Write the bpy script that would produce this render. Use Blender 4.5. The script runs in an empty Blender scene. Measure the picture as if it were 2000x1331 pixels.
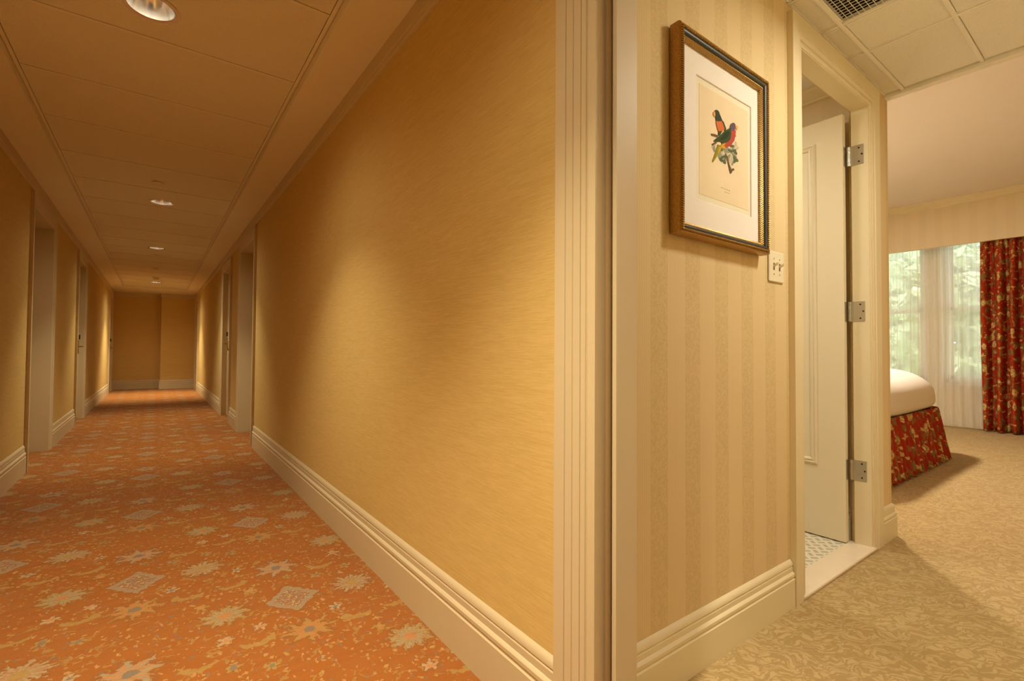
import bpy, math, random
from mathutils import Matrix, Vector
random.seed(7)
C = bpy.context.scene.collection
SC = bpy.context.scene
PI = math.pi

# ------------------------------------------------------------------ camera
F, YAW, PITCH, ROLL = 938.7, math.radians(36.6), math.radians(1.29), math.radians(0.364)
fw = Vector((math.sin(YAW)*math.cos(PITCH), math.cos(YAW)*math.cos(PITCH), math.sin(PITCH)))
R0 = Vector((math.cos(YAW), -math.sin(YAW), 0)); U0 = R0.cross(fw)
Rr = R0*math.cos(ROLL) + U0*math.sin(ROLL); Ur = -R0*math.sin(ROLL) + U0*math.cos(ROLL)
cd = bpy.data.cameras.new('camera'); cam = bpy.data.objects.new('camera', cd); C.objects.link(cam)
cd.sensor_width = 36; cd.lens = F/2000*36; cd.clip_start = 0.02
M = Matrix((Rr, Ur, -fw)).transposed().to_4x4(); M.translation = Vector((0, 0, 1)); cam.matrix_world = M
SC.camera = cam
# ------------------------------------------------------------------ world, sun, exposure
SC.view_settings.view_transform = 'Standard'; SC.view_settings.look = 'None'
SC.view_settings.exposure = 0.0; SC.view_settings.gamma = 1.0; SC.view_settings.use_curve_mapping = False
SC.cycles.max_bounces = 10; SC.cycles.diffuse_bounces = 6; SC.cycles.transparent_max_bounces = 16
SC.cycles.use_light_tree = True; SC.cycles.sample_clamp_indirect = 6
w = bpy.data.worlds.new('world'); SC.world = w; w.use_nodes = True
bg = w.node_tree.nodes['Background']; bg.inputs[0].default_value = (0.86, 0.95, 1.0, 1); bg.inputs[1].default_value = 4.5
sd = bpy.data.lights.new('sun', 'SUN'); sd.energy = 4.0; sd.angle = 0.02; sd.color = (1, .96, .88)
so = bpy.data.objects.new('sun', sd); C.objects.link(so); so.location = (14, 0, 9)
so.rotation_euler = (math.radians(28), math.radians(-22), 0)
WARM = (1.0, 0.87, 0.59)
E_CORR = 15.5; E_HALL = 19.5; E_BATH = 14.0; E_BED = 125.0

# ------------------------------------------------------------------ material helpers
class X:
    """a float expression in a node tree"""
    def __init__(s, nb, sock): s.nb, s.s = nb, sock
    def _o(s, op, o=None, r=False):
        return s.nb.math(op, *((o, s) if r else ((s,) if o is None else (s, o))))
    def __add__(s, o): return s._o('ADD', o)
    __radd__ = __add__
    def __sub__(s, o): return s._o('SUBTRACT', o)
    def __rsub__(s, o): return s._o('SUBTRACT', o, True)
    def __mul__(s, o): return s._o('MULTIPLY', o)
    __rmul__ = __mul__
    def __truediv__(s, o): return s._o('DIVIDE', o)
    def abs(s): return s._o('ABSOLUTE')
    def lt(s, o): return s._o('LESS_THAN', o)
    def gt(s, o): return s._o('GREATER_THAN', o)
class NB:
    def __init__(s, name, rough=.6, spec=.3, metal=0.0):
        s.m = bpy.data.materials.new(name); s.m.use_nodes = True
        s.t = s.m.node_tree; s.n = s.t.nodes; s.b = s.n['Principled BSDF']
        s.b.inputs['Roughness'].default_value = rough; s.b.inputs['Specular IOR Level'].default_value = spec
        s.b.inputs['Metallic'].default_value = metal; s._xyz = None; s._geo = None
    def put(s, inp, v):
        if isinstance(v, X): s.t.links.new(v.s, inp)
        elif isinstance(v, bpy.types.NodeSocket): s.t.links.new(v, inp)
        else: inp.default_value = v
    def math(s, op, *a):
        n = s.n.new('ShaderNodeMath'); n.operation = op
        for i, v in enumerate(a): s.put(n.inputs[i], v)
        return X(s, n.outputs[0])
    def pos(s):
        if s._geo is None: s._geo = s.n.new('ShaderNodeNewGeometry').outputs['Position']
        return s._geo
    def uv(s):
        return s.n.new('ShaderNodeTexCoord').outputs['UV']
    def xyz(s, src=None):
        n = s.n.new('ShaderNodeSeparateXYZ'); s.t.links.new(src or s.pos(), n.inputs[0])
        return [X(s, o) for o in n.outputs]
    def vec(s, x, y, z=0.0):
        n = s.n.new('ShaderNodeCombineXYZ')
        for i, v in enumerate((x, y, z)): s.put(n.inputs[i], v)
        return n.outputs[0]
    def scale(s, v, sc):
        n = s.n.new('ShaderNodeMapping'); s.t.links.new(v, n.inputs[0]); n.inputs['Scale'].default_value = sc
        return n.outputs[0]
    def noise(s, v, scale=5, detail=2, rough=.5, dist=0):
        n = s.n.new('ShaderNodeTexNoise'); s.t.links.new(v, n.inputs['Vector'])
        n.inputs['Scale'].default_value = scale; n.inputs['Detail'].default_value = detail
        n.inputs['Roughness'].default_value = rough; n.inputs['Distortion'].default_value = dist
        return X(s, n.outputs['Fac'])
    def vor(s, v, scale=5, feat='F1', out='Distance', rnd=1.0):
        n = s.n.new('ShaderNodeTexVoronoi'); s.t.links.new(v, n.inputs['Vector']); n.feature = feat
        n.inputs['Scale'].default_value = scale; n.inputs['Randomness'].default_value = rnd
        return X(s, n.outputs[out])
    def step(s, v, a, b):
        n = s.n.new('ShaderNodeMapRange'); n.interpolation_type = 'SMOOTHSTEP'
        s.put(n.inputs[0], v); n.inputs[1].default_value = a; n.inputs[2].default_value = b
        return X(s, n.outputs[0])
    def mix(s, f, a, b):
        n = s.n.new('ShaderNodeMix'); n.data_type = 'RGBA'
        s.put(n.inputs[0], f)
        for i, v in ((6, a), (7, b)):
            if isinstance(v, tuple): v = (*v, 1) if len(v) == 3 else v
            s.put(n.inputs[i], v)
        return n.outputs[2]
    def col(s, c): s.put(s.b.inputs['Base Color'], (*c, 1) if isinstance(c, tuple) else c)
    def bump(s, h, dist=.002, strength=.5):
        n = s.n.new('ShaderNodeBump'); n.inputs['Distance'].default_value = dist; n.inputs['Strength'].default_value = strength
        s.put(n.inputs['Height'], h); s.t.links.new(n.outputs[0], s.b.inputs['Normal'])
def flat(name, c, rough=.6, spec=.3, metal=0.0, var=.05, sc=3.0):
    nb = NB(name, rough, spec, metal)
    f = nb.noise(nb.pos(), sc, 3)
    d = tuple(max(0, x*(1-var)) for x in c); e = tuple(min(1, x*(1+var)) for x in c)
    nb.col(nb.mix(f, d, e)); return nb.m

def m_grass():        # horizontal grasscloth of the corridor
    nb = NB('grasscloth', .75, .12); x, y, z = nb.xyz()
    wav = nb.noise(nb.scale(nb.pos(), (1, 1, 1)), 2.2, 2)
    zz = z + wav*.004
    f1 = nb.noise(nb.vec(x*3.0, y*16.0, zz*360.0), 1, 3, .6)
    f2 = nb.noise(nb.vec(x*9.0, y*26.0, zz*620.0), 1, 2, .6)
    f3 = nb.noise(nb.vec(x*4.0, y*5.0, z*50.0), 1, 2, .5)
    h = f1*.55 + f2*.3 + f3*.15
    a = nb.mix(nb.step(h, .30, .72), (.55, .385, .14), (.67, .495, .20))
    nb.col(nb.mix(nb.step(f2, .66, .76)*.40, a, (.33, .22, .09)))
    nb.bump(h, .0008, .3); return nb.m
def m_stripe():       # tone-on-tone stripe of the room
    nb = NB('striped_wallpaper', .8, .08); x, y, z = nb.xyz()
    s = x + y*0.0
    ph = nb.math('FRACT', (s - 1.166)/.172)
    dark = nb.step(ph, 0.0, .03)*(1.0 - nb.step(ph, .48, .51))
    mott = nb.noise(nb.vec(x*1.0, y*1.0, z*1.0), 160, 2, .6)
    mo2 = nb.noise(nb.pos(), 75, 3, .6, 1.0)
    pin = nb.math('FRACT', s*120.0)
    pins = nb.step((pin - .5).abs(), .2, .36)
    lightc = nb.mix(pins*.5, (.72, .59, .36), (.64, .51, .28))
    darkc = nb.mix(nb.step(mo2*.6+mott*.4, .42, .58), (.62, .495, .275), (.68, .55, .32))
    nb.col(nb.mix(dark, lightc, darkc)); nb.bump(mott*dark + pins*.3, .0006, .3); return nb.m
def m_plain_paper():  # same paper on walls that run the other way
    nb = NB('plain_wallpaper', .6, .2)
    x, y, z = nb.xyz(); ph = nb.math('FRACT', y/.172)
    f = nb.step(ph, 0.0, .03)*(1.0 - nb.step(ph, .48, .51))
    nb.col(nb.mix(f, (.74, .635, .45), (.725, .615, .43))); return nb.m

def m_orange():       # oriental-pattern corridor carpet
    nb = NB('orange_patterned_carpet', .95, .05)
    x, y, z = nb.xyz()
    n1 = nb.noise(nb.pos(), 45, 2); n2 = nb.noise(nb.vec(x+7.3, y+2.1, 0.0), 45, 2)
    q = 250.0
    xs = nb.math('FLOOR', (x + (n1-.5)*.026)*q)/q; ys = nb.math('FLOOR', (y + (n2-.5)*.026)*q)/q
    PX, PY = 1.015, 1.05
    def loc(x0, y0):
        a = (nb.math('FRACT', (xs - (x0 - PX/2))/PX) - .5)*PX
        b = (nb.math('FRACT', (ys - (y0 - PY/2))/PY) - .5)*PY
        return a, b
    base = nb.mix(nb.noise(nb.vec(x*2.0, y*9.0, 0.0), 3, 3), (.245, .068, .006), (.335, .105, .011))
    cream, yel, grey, blue = (.37, .30, .17), (.34, .225, .065), (.31, .27, .18), (.15, .145, .12)
    col = base
    # scattered tiny sprigs, hooks and flecks
    for sc, off, th, c in ((27, 0.0, .17, yel), (31, 5.0, .15, blue), (23, 11.0, .13, (.50, .30, .12)), (37, 17.0, .17, (.47, .30, .10)), (29, 23.0, .12, cream)):
        v = nb.vec(xs + off, ys*.8 + off, 0.0); d = nb.vor(v, sc)
        wob = nb.noise(nb.vec(xs*1.0+off, ys*1.0, 0.0), 95, 1)
        col = nb.mix((d + (wob-.5)*.42).lt(th)*.75, col, c)
    vl = nb.noise(nb.vec(xs+3.0, ys, 0.0), 15, 1)      # broken vine lines
    gate = nb.noise(nb.vec(xs, ys+9.0, 0.0), 14, 0).gt(.54)
    col = nb.mix((vl-.5).abs().lt(.014)*gate*.6, col, yel)
    def polar(a, b, sx, sy):
        a = a/sx; b = b/sy
        r = nb.math('SQRT', a*a + b*b); t = nb.math('ARCTAN2', b, a); return r, t
    jag = nb.noise(nb.vec(xs*1.0, ys*1.0, 1.0), 55, 1) - .5
    def palm(col, x0, y0, sx, sy, k, petals=11.0, core=grey, edge=yel, inner=blue, ph=0.0):
        a, b = loc(x0, y0); r, t = polar(a, b, sx, sy)
        c = nb.math('COSINE', t*petals + ph)
        ray = nb.math('COSINE', t*(petals*2.0) + r*2.0)
        edge_r = .80 + c*k + jag*.5
        col = nb.mix(r.lt(edge_r + .13)*.55, col, (.20, .08, .02))
        col = nb.mix(r.lt(edge_r)*((ray + jag*1.5).gt(-.15)*.9), col, edge)
        col = nb.mix(r.lt(.62 + c*.14 + jag*.4)*r.gt(.18)*ray.lt(.1)*1.0, col, inner)
        return nb.mix(r.lt(.24)*.9, col, core)
    def bud(col, x0, y0, s_, c1, c2, n):
        a, b = loc(x0, y0); r, t = polar(a, b, s_, s_*1.1)
        e_ = nb.math('COSINE', t*n)*.28 + jag*.8
        col = nb.mix(r.lt(.97 + e_)*.5, col, (.20, .08, .02))
        col = nb.mix(r.lt(.75 + e_)*.9, col, c1)
        return nb.mix(r.lt(.38 + jag*.5)*.9, col, c2)
    for (bx, by) in ((-.045, 2.625), (.4625, 2.10)):
        col = palm(col, bx, by+.325, .092, .088, .22, 7.0, blue, grey, (.44, .20, .07))
        col = palm(col, bx, by-.27, .090, .080, .26, 8.0, blue, yel, (.44, .17, .05))
        col = palm(col, bx+.235, by-.01, .094, .088, .12, 9.0, yel, cream, (.34, .19, .09))
        col = palm(col, bx-.235, by+.005, .094, .088, .12, 9.0, (.44, .20, .07), yel, grey)
        for (ox, oy, s_) in ((.13, .15, .026), (-.13, .16, .028), (.12, -.17, .026), (-.14, -.15, .024), (.26, .17, .026), (-.25, -.18, .028), (.36, .11, .024), (.36, -.12, .024), (.02, .205, .018), (-.30, .12, .024)):
            col = bud(col, bx+ox, by+oy, s_, yel if oy > 0 else (.42, .32, .19), blue if ox > 0 else (.48, .20, .06), 5.0)
        for (ox, oy, sg) in ((.17, .245, 1), (-.16, -.24, -1), (-.18, .26, -1), (.17, -.27, 1)):   # curled leaves
            a, b = loc(bx+ox, by+oy); r, t = polar(a, b, .070, .045)
            r2, t2 = polar(a - .012*sg, b - .020, .058, .04)
            col = nb.mix((r + jag*.4).lt(.8)*(r2 + jag*.5).gt(.78)*.8, col, yel)
        a, b = loc(bx, by)
        d = a.abs()/.100 + b.abs()/.118 + jag*.12
        col = nb.mix(d.lt(1.08)*.5, col, (.20, .08, .02))
        col = nb.mix(d.lt(1.0)*.72, col, grey)
        chk = nb.noise(nb.vec(xs*1.0, ys*1.0, 3.0), 110, 1)
        incol = nb.mix(chk.gt(.5), (.30, .13, .05), (.17, .15, .13))
        incol = nb.mix(chk.gt(.58), incol, (.44, .33, .17))
        col = nb.mix(d.lt(.70), col, incol)
    pile = nb.noise(nb.pos(), 420, 2, .7)
    wear = nb.noise(nb.vec(x*1.0, y*1.0, 0.0), 3, 3)
    col = nb.mix(nb.step(nb.noise(nb.vec(x*1.0, y*2.0, 6.0), 26, 3, .6), .45, .75)*.45, col, (.30, .095, .015))
    col = nb.mix(nb.step(pile, .35, .75)*.28, col, (.30, .09, .02))
    col = nb.mix(wear*.15, col, (.50, .22, .07))
    nb.col(col); nb.bump(pile, .004, .6)
    nb.b.inputs['Sheen Weight'].default_value = .15
    return nb.m
def m_gold():         # bedroom carpet with leafy vermicular figure
    nb = NB('gold_leaf_carpet', .95, .05)
    x, y, z = nb.xyz()
    n1 = nb.noise(nb.pos(), 10, 2); n2 = nb.noise(nb.vec(x+4.0, y, 0.0), 10, 2)
    xx = x + (n1-.5)*.14; yy = y + (n2-.5)*.14
    v = nb.vec((xx*.8 - yy*.6)*15.0, (xx*.6 + yy*.8)*46.0, 0.0)
    r = nb.noise(v, 1.0, 1, .5)
    v2 = nb.vec((xx*.5 - yy*.86)*17.0, (xx*.86 + yy*.5)*44.0, 5.0)
    r2 = nb.noise(v2, 1.0, 1, .5)
    g = 1.0 - nb.math('MAXIMUM', 1.0 - nb.step((r-.5).abs(), .030, .062), 1.0 - nb.step((r2-.5).abs(), .022, .05))
    pile = nb.noise(nb.pos(), 520, 2, .7)
    col = nb.mix(g*.85, (.41, .285, .125), (.56, .42, .215))
    col = nb.mix(nb.step(pile, .4, .7)*.25, col, (.30, .20, .08))
    nb.col(col); nb.bump(pile*.6+g*.4, .004, .6)
    nb.b.inputs['Sheen Weight'].default_value = .12
    return nb.m
def m_tile_floor():   # small basket-weave mosaic
    nb = NB('mosaic_floor_tile', .25, .5)
    x, y, z = nb.xyz()
    a = (x + y)*.7071; b = (x - y)*.7071
    P = .042
    fa = nb.math('FRACT', a/P); fb = nb.math('FRACT', b/P)
    pa = nb.math('FRACT', nb.math('FLOOR', a/P)*.5 + nb.math('FLOOR', b/P)*.5).gt(.25)
    l1 = (fa - .5).abs().lt(.40)*(fb - .5).abs().lt(.22)
    l2 = (fb - .5).abs().lt(.40)*(fa - .5).abs().lt(.22)
    m_ = l1*pa + l2*(1.0 - pa)
    nb.col(nb.mix(m_, (.74, .71, .60), (.47, .44, .35))); return nb.m
def m_floral(name='floral_chintz'):
    nb = NB(name, .8, .12)
    u, v, _ = nb.xyz(nb.uv())
    d1 = nb.noise(nb.vec(u, v, 0.0), 11, 2); d2 = nb.noise(nb.vec(u+3.0, v, 0.0), 11, 2)
    uu = u + (d1-.5)*.05; vv = v + (d2-.5)*.05
    vec = nb.vec(uu, vv, 0.0)
    col = nb.mix(nb.noise(nb.vec(u, v, 0.0), 14, 3), (.24, .015, .007), (.48, .055, .016))
    lf = nb.noise(nb.vec(uu*1.3, vv*.8, 4.0), 14, 2)
    col = nb.mix(nb.step(lf, .53, .57), col, (.25, .15, .045))
    col = nb.mix(nb.step(nb.noise(nb.vec(uu*.9, vv*1.3, 8.0), 16, 2), .60, .63), col, (.60, .40, .12))
    d = nb.vor(vec, 6.6, 'F1', 'Distance', .5)
    rg = nb.math('SINE', d*48.0)
    pet = nb.noise(nb.vec(uu, vv, 2.0), 42, 2)
    fl = nb.mix(nb.step(pet + rg*.10, .38, .60), (.36, .22, .05), (.72, .54, .23))
    col = nb.mix(1.0 - nb.step(d, .27, .31), col, fl)
    col = nb.mix((1.0 - nb.step(d, .03, .06))*.6, col, (.40, .16, .04))
    nb.col(col); nb.bump(nb.noise(nb.vec(u, v, 0.0), 300, 1), .001, .3); return nb.m
def m_sheer():
    nb = NB('sheer_voile', .8, .1); t = nb.t
    tr = nb.n.new('ShaderNodeBsdfTransparent'); tl = nb.n.new('ShaderNodeBsdfTranslucent'); df = nb.n.new('ShaderNodeBsdfDiffuse')
    for q in (tl, df): q.inputs[0].default_value = (.95, .94, .90, 1)
    a = nb.n.new('ShaderNodeMixShader'); a.inputs[0].default_value = .5
    t.links.new(df.outputs[0], a.inputs[1]); t.links.new(tl.outputs[0], a.inputs[2])
    lw = nb.n.new('ShaderNodeLayerWeight'); lw.inputs[0].default_value = .5
    f = nb.math('ADD', X(nb, lw.outputs['Facing'])*.36, .70)
    b = nb.n.new('ShaderNodeMixShader'); nb.put(b.inputs[0], f)
    t.links.new(tr.outputs[0], b.inputs[1]); t.links.new(a.outputs[0], b.inputs[2])
    t.links.new(b.outputs[0], nb.n['Material Output'].inputs[0]); return nb.m
def m_glass():
    nb = NB('pane_glass', .02, .5); t = nb.t
    tr = nb.n.new('ShaderNodeBsdfTransparent'); gl = nb.n.new('ShaderNodeBsdfGlossy'); gl.inputs['Roughness'].default_value = .02
    fr = nb.n.new('ShaderNodeFresnel'); fr.inputs[0].default_value = 1.45
    b = nb.n.new('ShaderNodeMixShader'); t.links.new(fr.outputs[0], b.inputs[0])
    t.links.new(tr.outputs[0], b.inputs[1]); t.links.new(gl.outputs[0], b.inputs[2])
    t.links.new(b.outputs[0], nb.n['Material Output'].inputs[0]); return nb.m
def m_emit(name, c, s):
    nb = NB(name); nb.b.inputs['Emission Color'].default_value = (*c, 1); nb.b.inputs['Emission Strength'].default_value = s
    nb.col(c); return nb.m
def m_gilt():
    nb = NB('antique_gilt', .38, .5, .55)
    f = nb.noise(nb.pos(), 260, 3, .7)
    nb.col(nb.mix(nb.step(f, .3, .75), (.34, .18, .04), (.56, .34, .09))); nb.bump(f, .0008, .5); return nb.m
def m_gilt_ribbed():
    nb = NB('ribbed_gilt', .35, .5, .5)
    x, y, z = nb.xyz(); r = nb.math('SINE', (x + z)*900.0)
    nb.col(nb.mix(nb.step(r, -.4, .4), (.22, .12, .03), (.66, .42, .12))); nb.bump(r, .001, .6); return nb.m
def m_acoustic(name, c):
    nb = NB(name, .85, .1)
    f = nb.noise(nb.pos(), 230, 2, .6); g = nb.noise(nb.pos(), 3, 2)
    e = tuple(x*.90 for x in c)
    nb.col(nb.mix(nb.step(f, .3, .65)*.8 + g*.1, e, c)); nb.bump(f, .0015, .35); return nb.m
def m_leaf():
    nb = NB('tree_leaf', .6, .2)
    f = nb.noise(nb.pos(), 1.5, 2); nb.col(nb.mix(f, (.44, .55, .28), (.72, .78, .55)))
    nb.b.inputs['Transmission Weight'].default_value = 0
    return nb.m

MT = dict(
    grass=m_grass(), stripe=m_stripe(), plain=m_plain_paper(), orange=m_orange(), gold=m_gold(), tile=m_tile_floor(),
    floral=m_floral(), sheer=m_sheer(), glass=m_glass(), gilt=m_gilt(), ribbed=m_gilt_ribbed(), leaf=m_leaf(),
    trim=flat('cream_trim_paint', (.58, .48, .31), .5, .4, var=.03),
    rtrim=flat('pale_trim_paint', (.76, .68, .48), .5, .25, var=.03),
    cceil=m_acoustic('corridor_ceiling_board', (.80, .74, .64)), csof=flat('corridor_ceiling_paint', (.80, .74, .64), .7, .15, var=.03),
    rtile=m_acoustic('room_ceiling_tile', (.86, .86, .81)), rbar=flat('ceiling_bar_paint', (.86, .85, .80), .5, .3, var=.02),
    bceil=flat('bedroom_ceiling_paint', (.84, .78, .71), .8, .1, var=.02),
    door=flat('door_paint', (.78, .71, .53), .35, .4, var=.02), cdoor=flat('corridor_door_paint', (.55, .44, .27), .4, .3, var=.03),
    bathw=flat('bathroom_wall', (.72, .68, .52), .5, .3, var=.03), marble=flat('marble_sill', (.80, .70, .56), .2, .5, var=.06, sc=14),
    black=flat('black_lacquer', (.045, .047, .042), .42, .5), mat=flat('white_mat_board', (.84, .81, .79), .8, .1, var=.01),
    cream=flat('cream_paper', (.80, .76, .62), .8, .1, var=.02), tan=flat('aged_paper', (.80, .68, .49), .8, .1, var=.07, sc=9),
    ivory=flat('ivory_plastic', (.80, .75, .58), .3, .5, var=.01), brass=flat('aged_brass', (.42, .28, .10), .3, .5, .9, var=.1),
    nickel=flat('satin_nickel', (.55, .53, .47), .32, .5, .85, var=.06, sc=30), dark=flat('dark_void', (.03, .025, .02), .7, .2),
    gasket=flat('brown_door_gasket', (.26, .17, .08), .8, .1), silver=flat('spun_aluminium', (.86, .86, .88), .18, .5, .95, var=.02),
    white=flat('white_enamel', (.82, .80, .74), .4, .4, var=.01), grille=flat('grille_metal', (.80, .80, .76), .4, .4, 0.0, var=.02),
    linen=flat('white_bed_linen', (.86, .80, .75), .85, .15, var=.02), bark=flat('bark', (.16, .11, .07), .9, .1, var=.3, sc=9),
    lamp=m_emit('lamp_glow', (1, .90, .74), 1.6), ext=flat('outside_render', (.5, .48, .42)), grassy=flat('lawn_green', (.20, .36, .08), .9, .1, var=.4, sc=2),
)

# ------------------------------------------------------------------ mesh helpers
class MB:
    def __init__(s): s.v, s.f, s.mi, s.sm, s.cur, s.smooth, s.uvs = [], [], [], [], 0, False, None
    def add(s, vs, fs):
        o = len(s.v); s.v += [tuple(map(float, p)) for p in vs]
        for f in fs: s.f.append(tuple(o+i for i in f)); s.mi.append(s.cur); s.sm.append(s.smooth)
        return s
    def box(s, x0, x1, y0, y1, z0, z1):
        x0, x1 = sorted((x0, x1)); y0, y1 = sorted((y0, y1)); z0, z1 = sorted((z0, z1))
        return s.add([(x0,y0,z0),(x1,y0,z0),(x1,y1,z0),(x0,y1,z0),(x0,y0,z1),(x1,y0,z1),(x1,y1,z1),(x0,y1,z1)],
                     [(0,3,2,1),(4,5,6,7),(0,1,5,4),(1,2,6,5),(2,3,7,6),(3,0,4,7)])
    def bbox(s, x0, x1, y0, y1, z0, z1, b=.003):
        """box with chamfered edges"""
        x0, x1 = sorted((x0, x1)); y0, y1 = sorted((y0, y1)); z0, z1 = sorted((z0, z1))
        vs = []
        idx = {}
        lo, hi = (x0, y0, z0), (x1, y1, z1)
        for i in range(8):
            sg = [(i >> k) & 1 for k in range(3)]
            for ax in range(3):
                p = []
                for k in range(3):
                    e = hi[k] if sg[k] else lo[k]
                    if k != ax: e += -b if sg[k] else b
                    p.append(e)
                idx[(i, ax)] = len(vs); vs.append(p)
        fs = []
        for ax in range(3):
            o1, o2 = (ax+1) % 3, (ax+2) % 3
            for sd_ in (0, 1):
                q = [(sd_ << ax) | (a << o1) | (c << o2) for a, c in ((0,0),(1,0),(1,1),(0,1))]
                f = [idx[(k, ax)] for k in q]
                fs.append(f if sd_ else f[::-1])
        for i in range(8): fs.append([idx[(i, 0)], idx[(i, 1)], idx[(i, 2)]])
        for ax in range(3):
            o1, o2 = (ax+1) % 3, (ax+2) % 3
            for a in (0, 1):
                for c in (0, 1):
                    i0 = (a << o1) | (c << o2); i1 = i0 | (1 << ax)
                    fs.append([idx[(i0, o1)], idx[(i1, o1)], idx[(i1, o2)], idx[(i0, o2)]])
        return s.add(vs, fs)
    def prism(s, poly, p0, A, B, N, d):
        """polygon (a,b) in plane basis A,B at p0, extruded d along N"""
        A, B, N, p0 = Vector(A), Vector(B), Vector(N), Vector(p0); n = len(poly)
        v = [p0 + A*a + B*b for a, b in poly] + [p0 + A*a + B*b + N*d for a, b in poly]
        return s.add(v, [tuple(range(n))[::-1], tuple(range(n, 2*n))] + [(i, (i+1) % n, n+(i+1) % n, n+i) for i in range(n)])
    def sweep(s, path, prof, A=(1,0,0), B=(0,1,0), N=(0,0,1), o=(0,0,0), closed=False, side=1):
        """profile (w,d): w along the left normal of the path (times side), d along N; mitred"""
        A, B, N, o = Vector(A), Vector(B), Vector(N), Vector(o); n = len(path); m = len(prof); vs = []
        def nrm(p, q):
            dx, dy = q[0]-p[0], q[1]-p[1]; l = math.hypot(dx, dy); return (-dy/l*side, dx/l*side)
        for i, p in enumerate(path):
            a = nrm(path[i-1], p) if (i > 0 or closed) else None
            b = nrm(p, path[(i+1) % n]) if (i < n-1 or closed) else None
            if a is None: mt = b
            elif b is None: mt = a
            else:
                k = 1 + a[0]*b[0] + a[1]*b[1]; mt = ((a[0]+b[0])/k, (a[1]+b[1])/k)
            for w_, d_ in prof: vs.append(o + A*(p[0]+mt[0]*w_) + B*(p[1]+mt[1]*w_) + N*d_)
        fs = []
        for i in range(n if closed else n-1):
            j = (i+1) % n
            for k in range(m): l = (k+1) % m; fs.append((i*m+k, i*m+l, j*m+l, j*m+k))
        if not closed: fs += [tuple(range(m))[::-1], tuple((n-1)*m+k for k in range(m))]
        return s.add(vs, fs)
    def lathe(s, prof, c=(0,0,0), ax=(0,0,1), n=32, cap=True):
        ax = Vector(ax).normalized(); t = Vector((1,0,0)) if abs(ax.x) < .9 else Vector((0,1,0))
        a = ax.cross(t).normalized(); b = ax.cross(a); c = Vector(c); m = len(prof); vs = []
        for i in range(n):
            th = 2*PI*i/n; d = a*math.cos(th) + b*math.sin(th)
            for r, h in prof: vs.append(c + d*r + ax*h)
        fs = [(i*m+k, ((i+1) % n)*m+k, ((i+1) % n)*m+k+1, i*m+k+1) for i in range(n) for k in range(m-1)]
        if cap:
            for k in (0, m-1):
                if prof[k][0] > 1e-6: fs.append(tuple(i*m+k for i in range(n)))
        return s.add(vs, fs)
    def cyl(s, p, q, r, n=14):
        p, q = Vector(p), Vector(q); return s.lathe([(r, 0), (r, (q-p).length)], p, q-p, n)
    def tube(s, pts, r, n=10):
        for a, b in zip(pts, pts[1:]): s.cyl(a, b, r, n)
        return s
    def holed(s, x0, x1, y0, y1, z, cx, cy, r, n=48):
        """flat plate facing down with a round hole"""
        an = sorted([2*PI*i/n for i in range(n)] + [math.atan2(y-cy, x-cx) % (2*PI) for x in (x0, x1) for y in (y0, y1)])
        vs = []
        for t in an:
            c, d = math.cos(t), math.sin(t); k = 1e9
            if c > 1e-9: k = min(k, (x1-cx)/c)
            if c < -1e-9: k = min(k, (x0-cx)/c)
            if d > 1e-9: k = min(k, (y1-cy)/d)
            if d < -1e-9: k = min(k, (y0-cy)/d)
            vs += [(cx+c*r, cy+d*r, z), (cx+c*k, cy+d*k, z)]
        m = len(an)
        return s.add(vs, [(2*i, 2*((i+1) % m), 2*((i+1) % m)+1, 2*i+1) for i in range(m)])
    def build(s, name, mats, parent=None, smooth=None, uv=None):
        me = bpy.data.meshes.new(name); me.from_pydata(s.v, [], s.f)
        if not isinstance(mats, (list, tuple)): mats = [mats]
        for m_ in mats: me.materials.append(m_)
        for p, k, q in zip(me.polygons, s.mi, s.sm): p.material_index = k; p.use_smooth = q
        if uv:
            l = me.uv_layers.new(name='UVMap')
            for lp in me.loops: l.data[lp.index].uv = uv[lp.vertex_index]
        me.update()
        ob = bpy.data.objects.new(name, me); C.objects.link(ob)
        if parent is not None:
            ob.parent = parent; ob.matrix_parent_inverse = Matrix.Translation(-Vector(parent.location))
        if smooth is not None:
            for p in me.polygons: p.use_smooth = True
            try: me.set_sharp_from_angle(angle=math.radians(smooth))
            except Exception: pass
        return ob
def struct(o): o['kind'] = 'structure'; return o
def tag(o, label, cat, group=None):
    o['label'] = label; o['category'] = cat
    if group: o['group'] = group
    return o
def empty(name, loc=(0,0,0)):
    o = bpy.data.objects.new(name, None); C.objects.link(o); o.location = loc; o.empty_display_size = .1
    return o

# ================================================================== STRUCTURE
W = .83          # half width of the corridor
ZT = 2.44        # corridor ceiling board
# ---- floors
struct(MB().box(-1.2, .88, -3.0, 15.6, -.06, 0).box(.88, 1.2, 3.7, 15.6, -.06, 0).build('floor', MT['orange']))
struct(MB().box(.88, 8.9, -1.6, 3.7, -.06, 0).build('floor', MT['gold']))
struct(MB().box(1.5, 3.0, .965, 2.9, 0, .008).build('floor', MT['tile']))
# ---- corridor walls
def corridor_wall(name, sg, ops, y0, y1):
    mb = MB(); a = sg*W; b = sg*(W+.22); y = y0
    for (p, q, d, h) in ops:
        mb.box(a, b, y, p, 0, ZT+.1); mb.box(a, b, p, q, h, ZT+.1); y = q
        mb.box(sg*(W+d+.05), b, p, q, 0, h)
    mb.box(a, b, y, y1, 0, ZT+.1)
    return struct(mb.build(name, MT['grass']))
OL = [(5.53, 6.50, .15, 2.19), (8.45, 9.25, .045, 2.19), (14.0, 14.82, .016, 2.19)]
ORR = [(5.66, 6.65, .13, 2.19), (7.62, 8.50, .055, 2.17), (13.85, 14.65, .09, 2.19)]
corridor_wall('wall_left', -1, OL, -3.0, 15.5)
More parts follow.
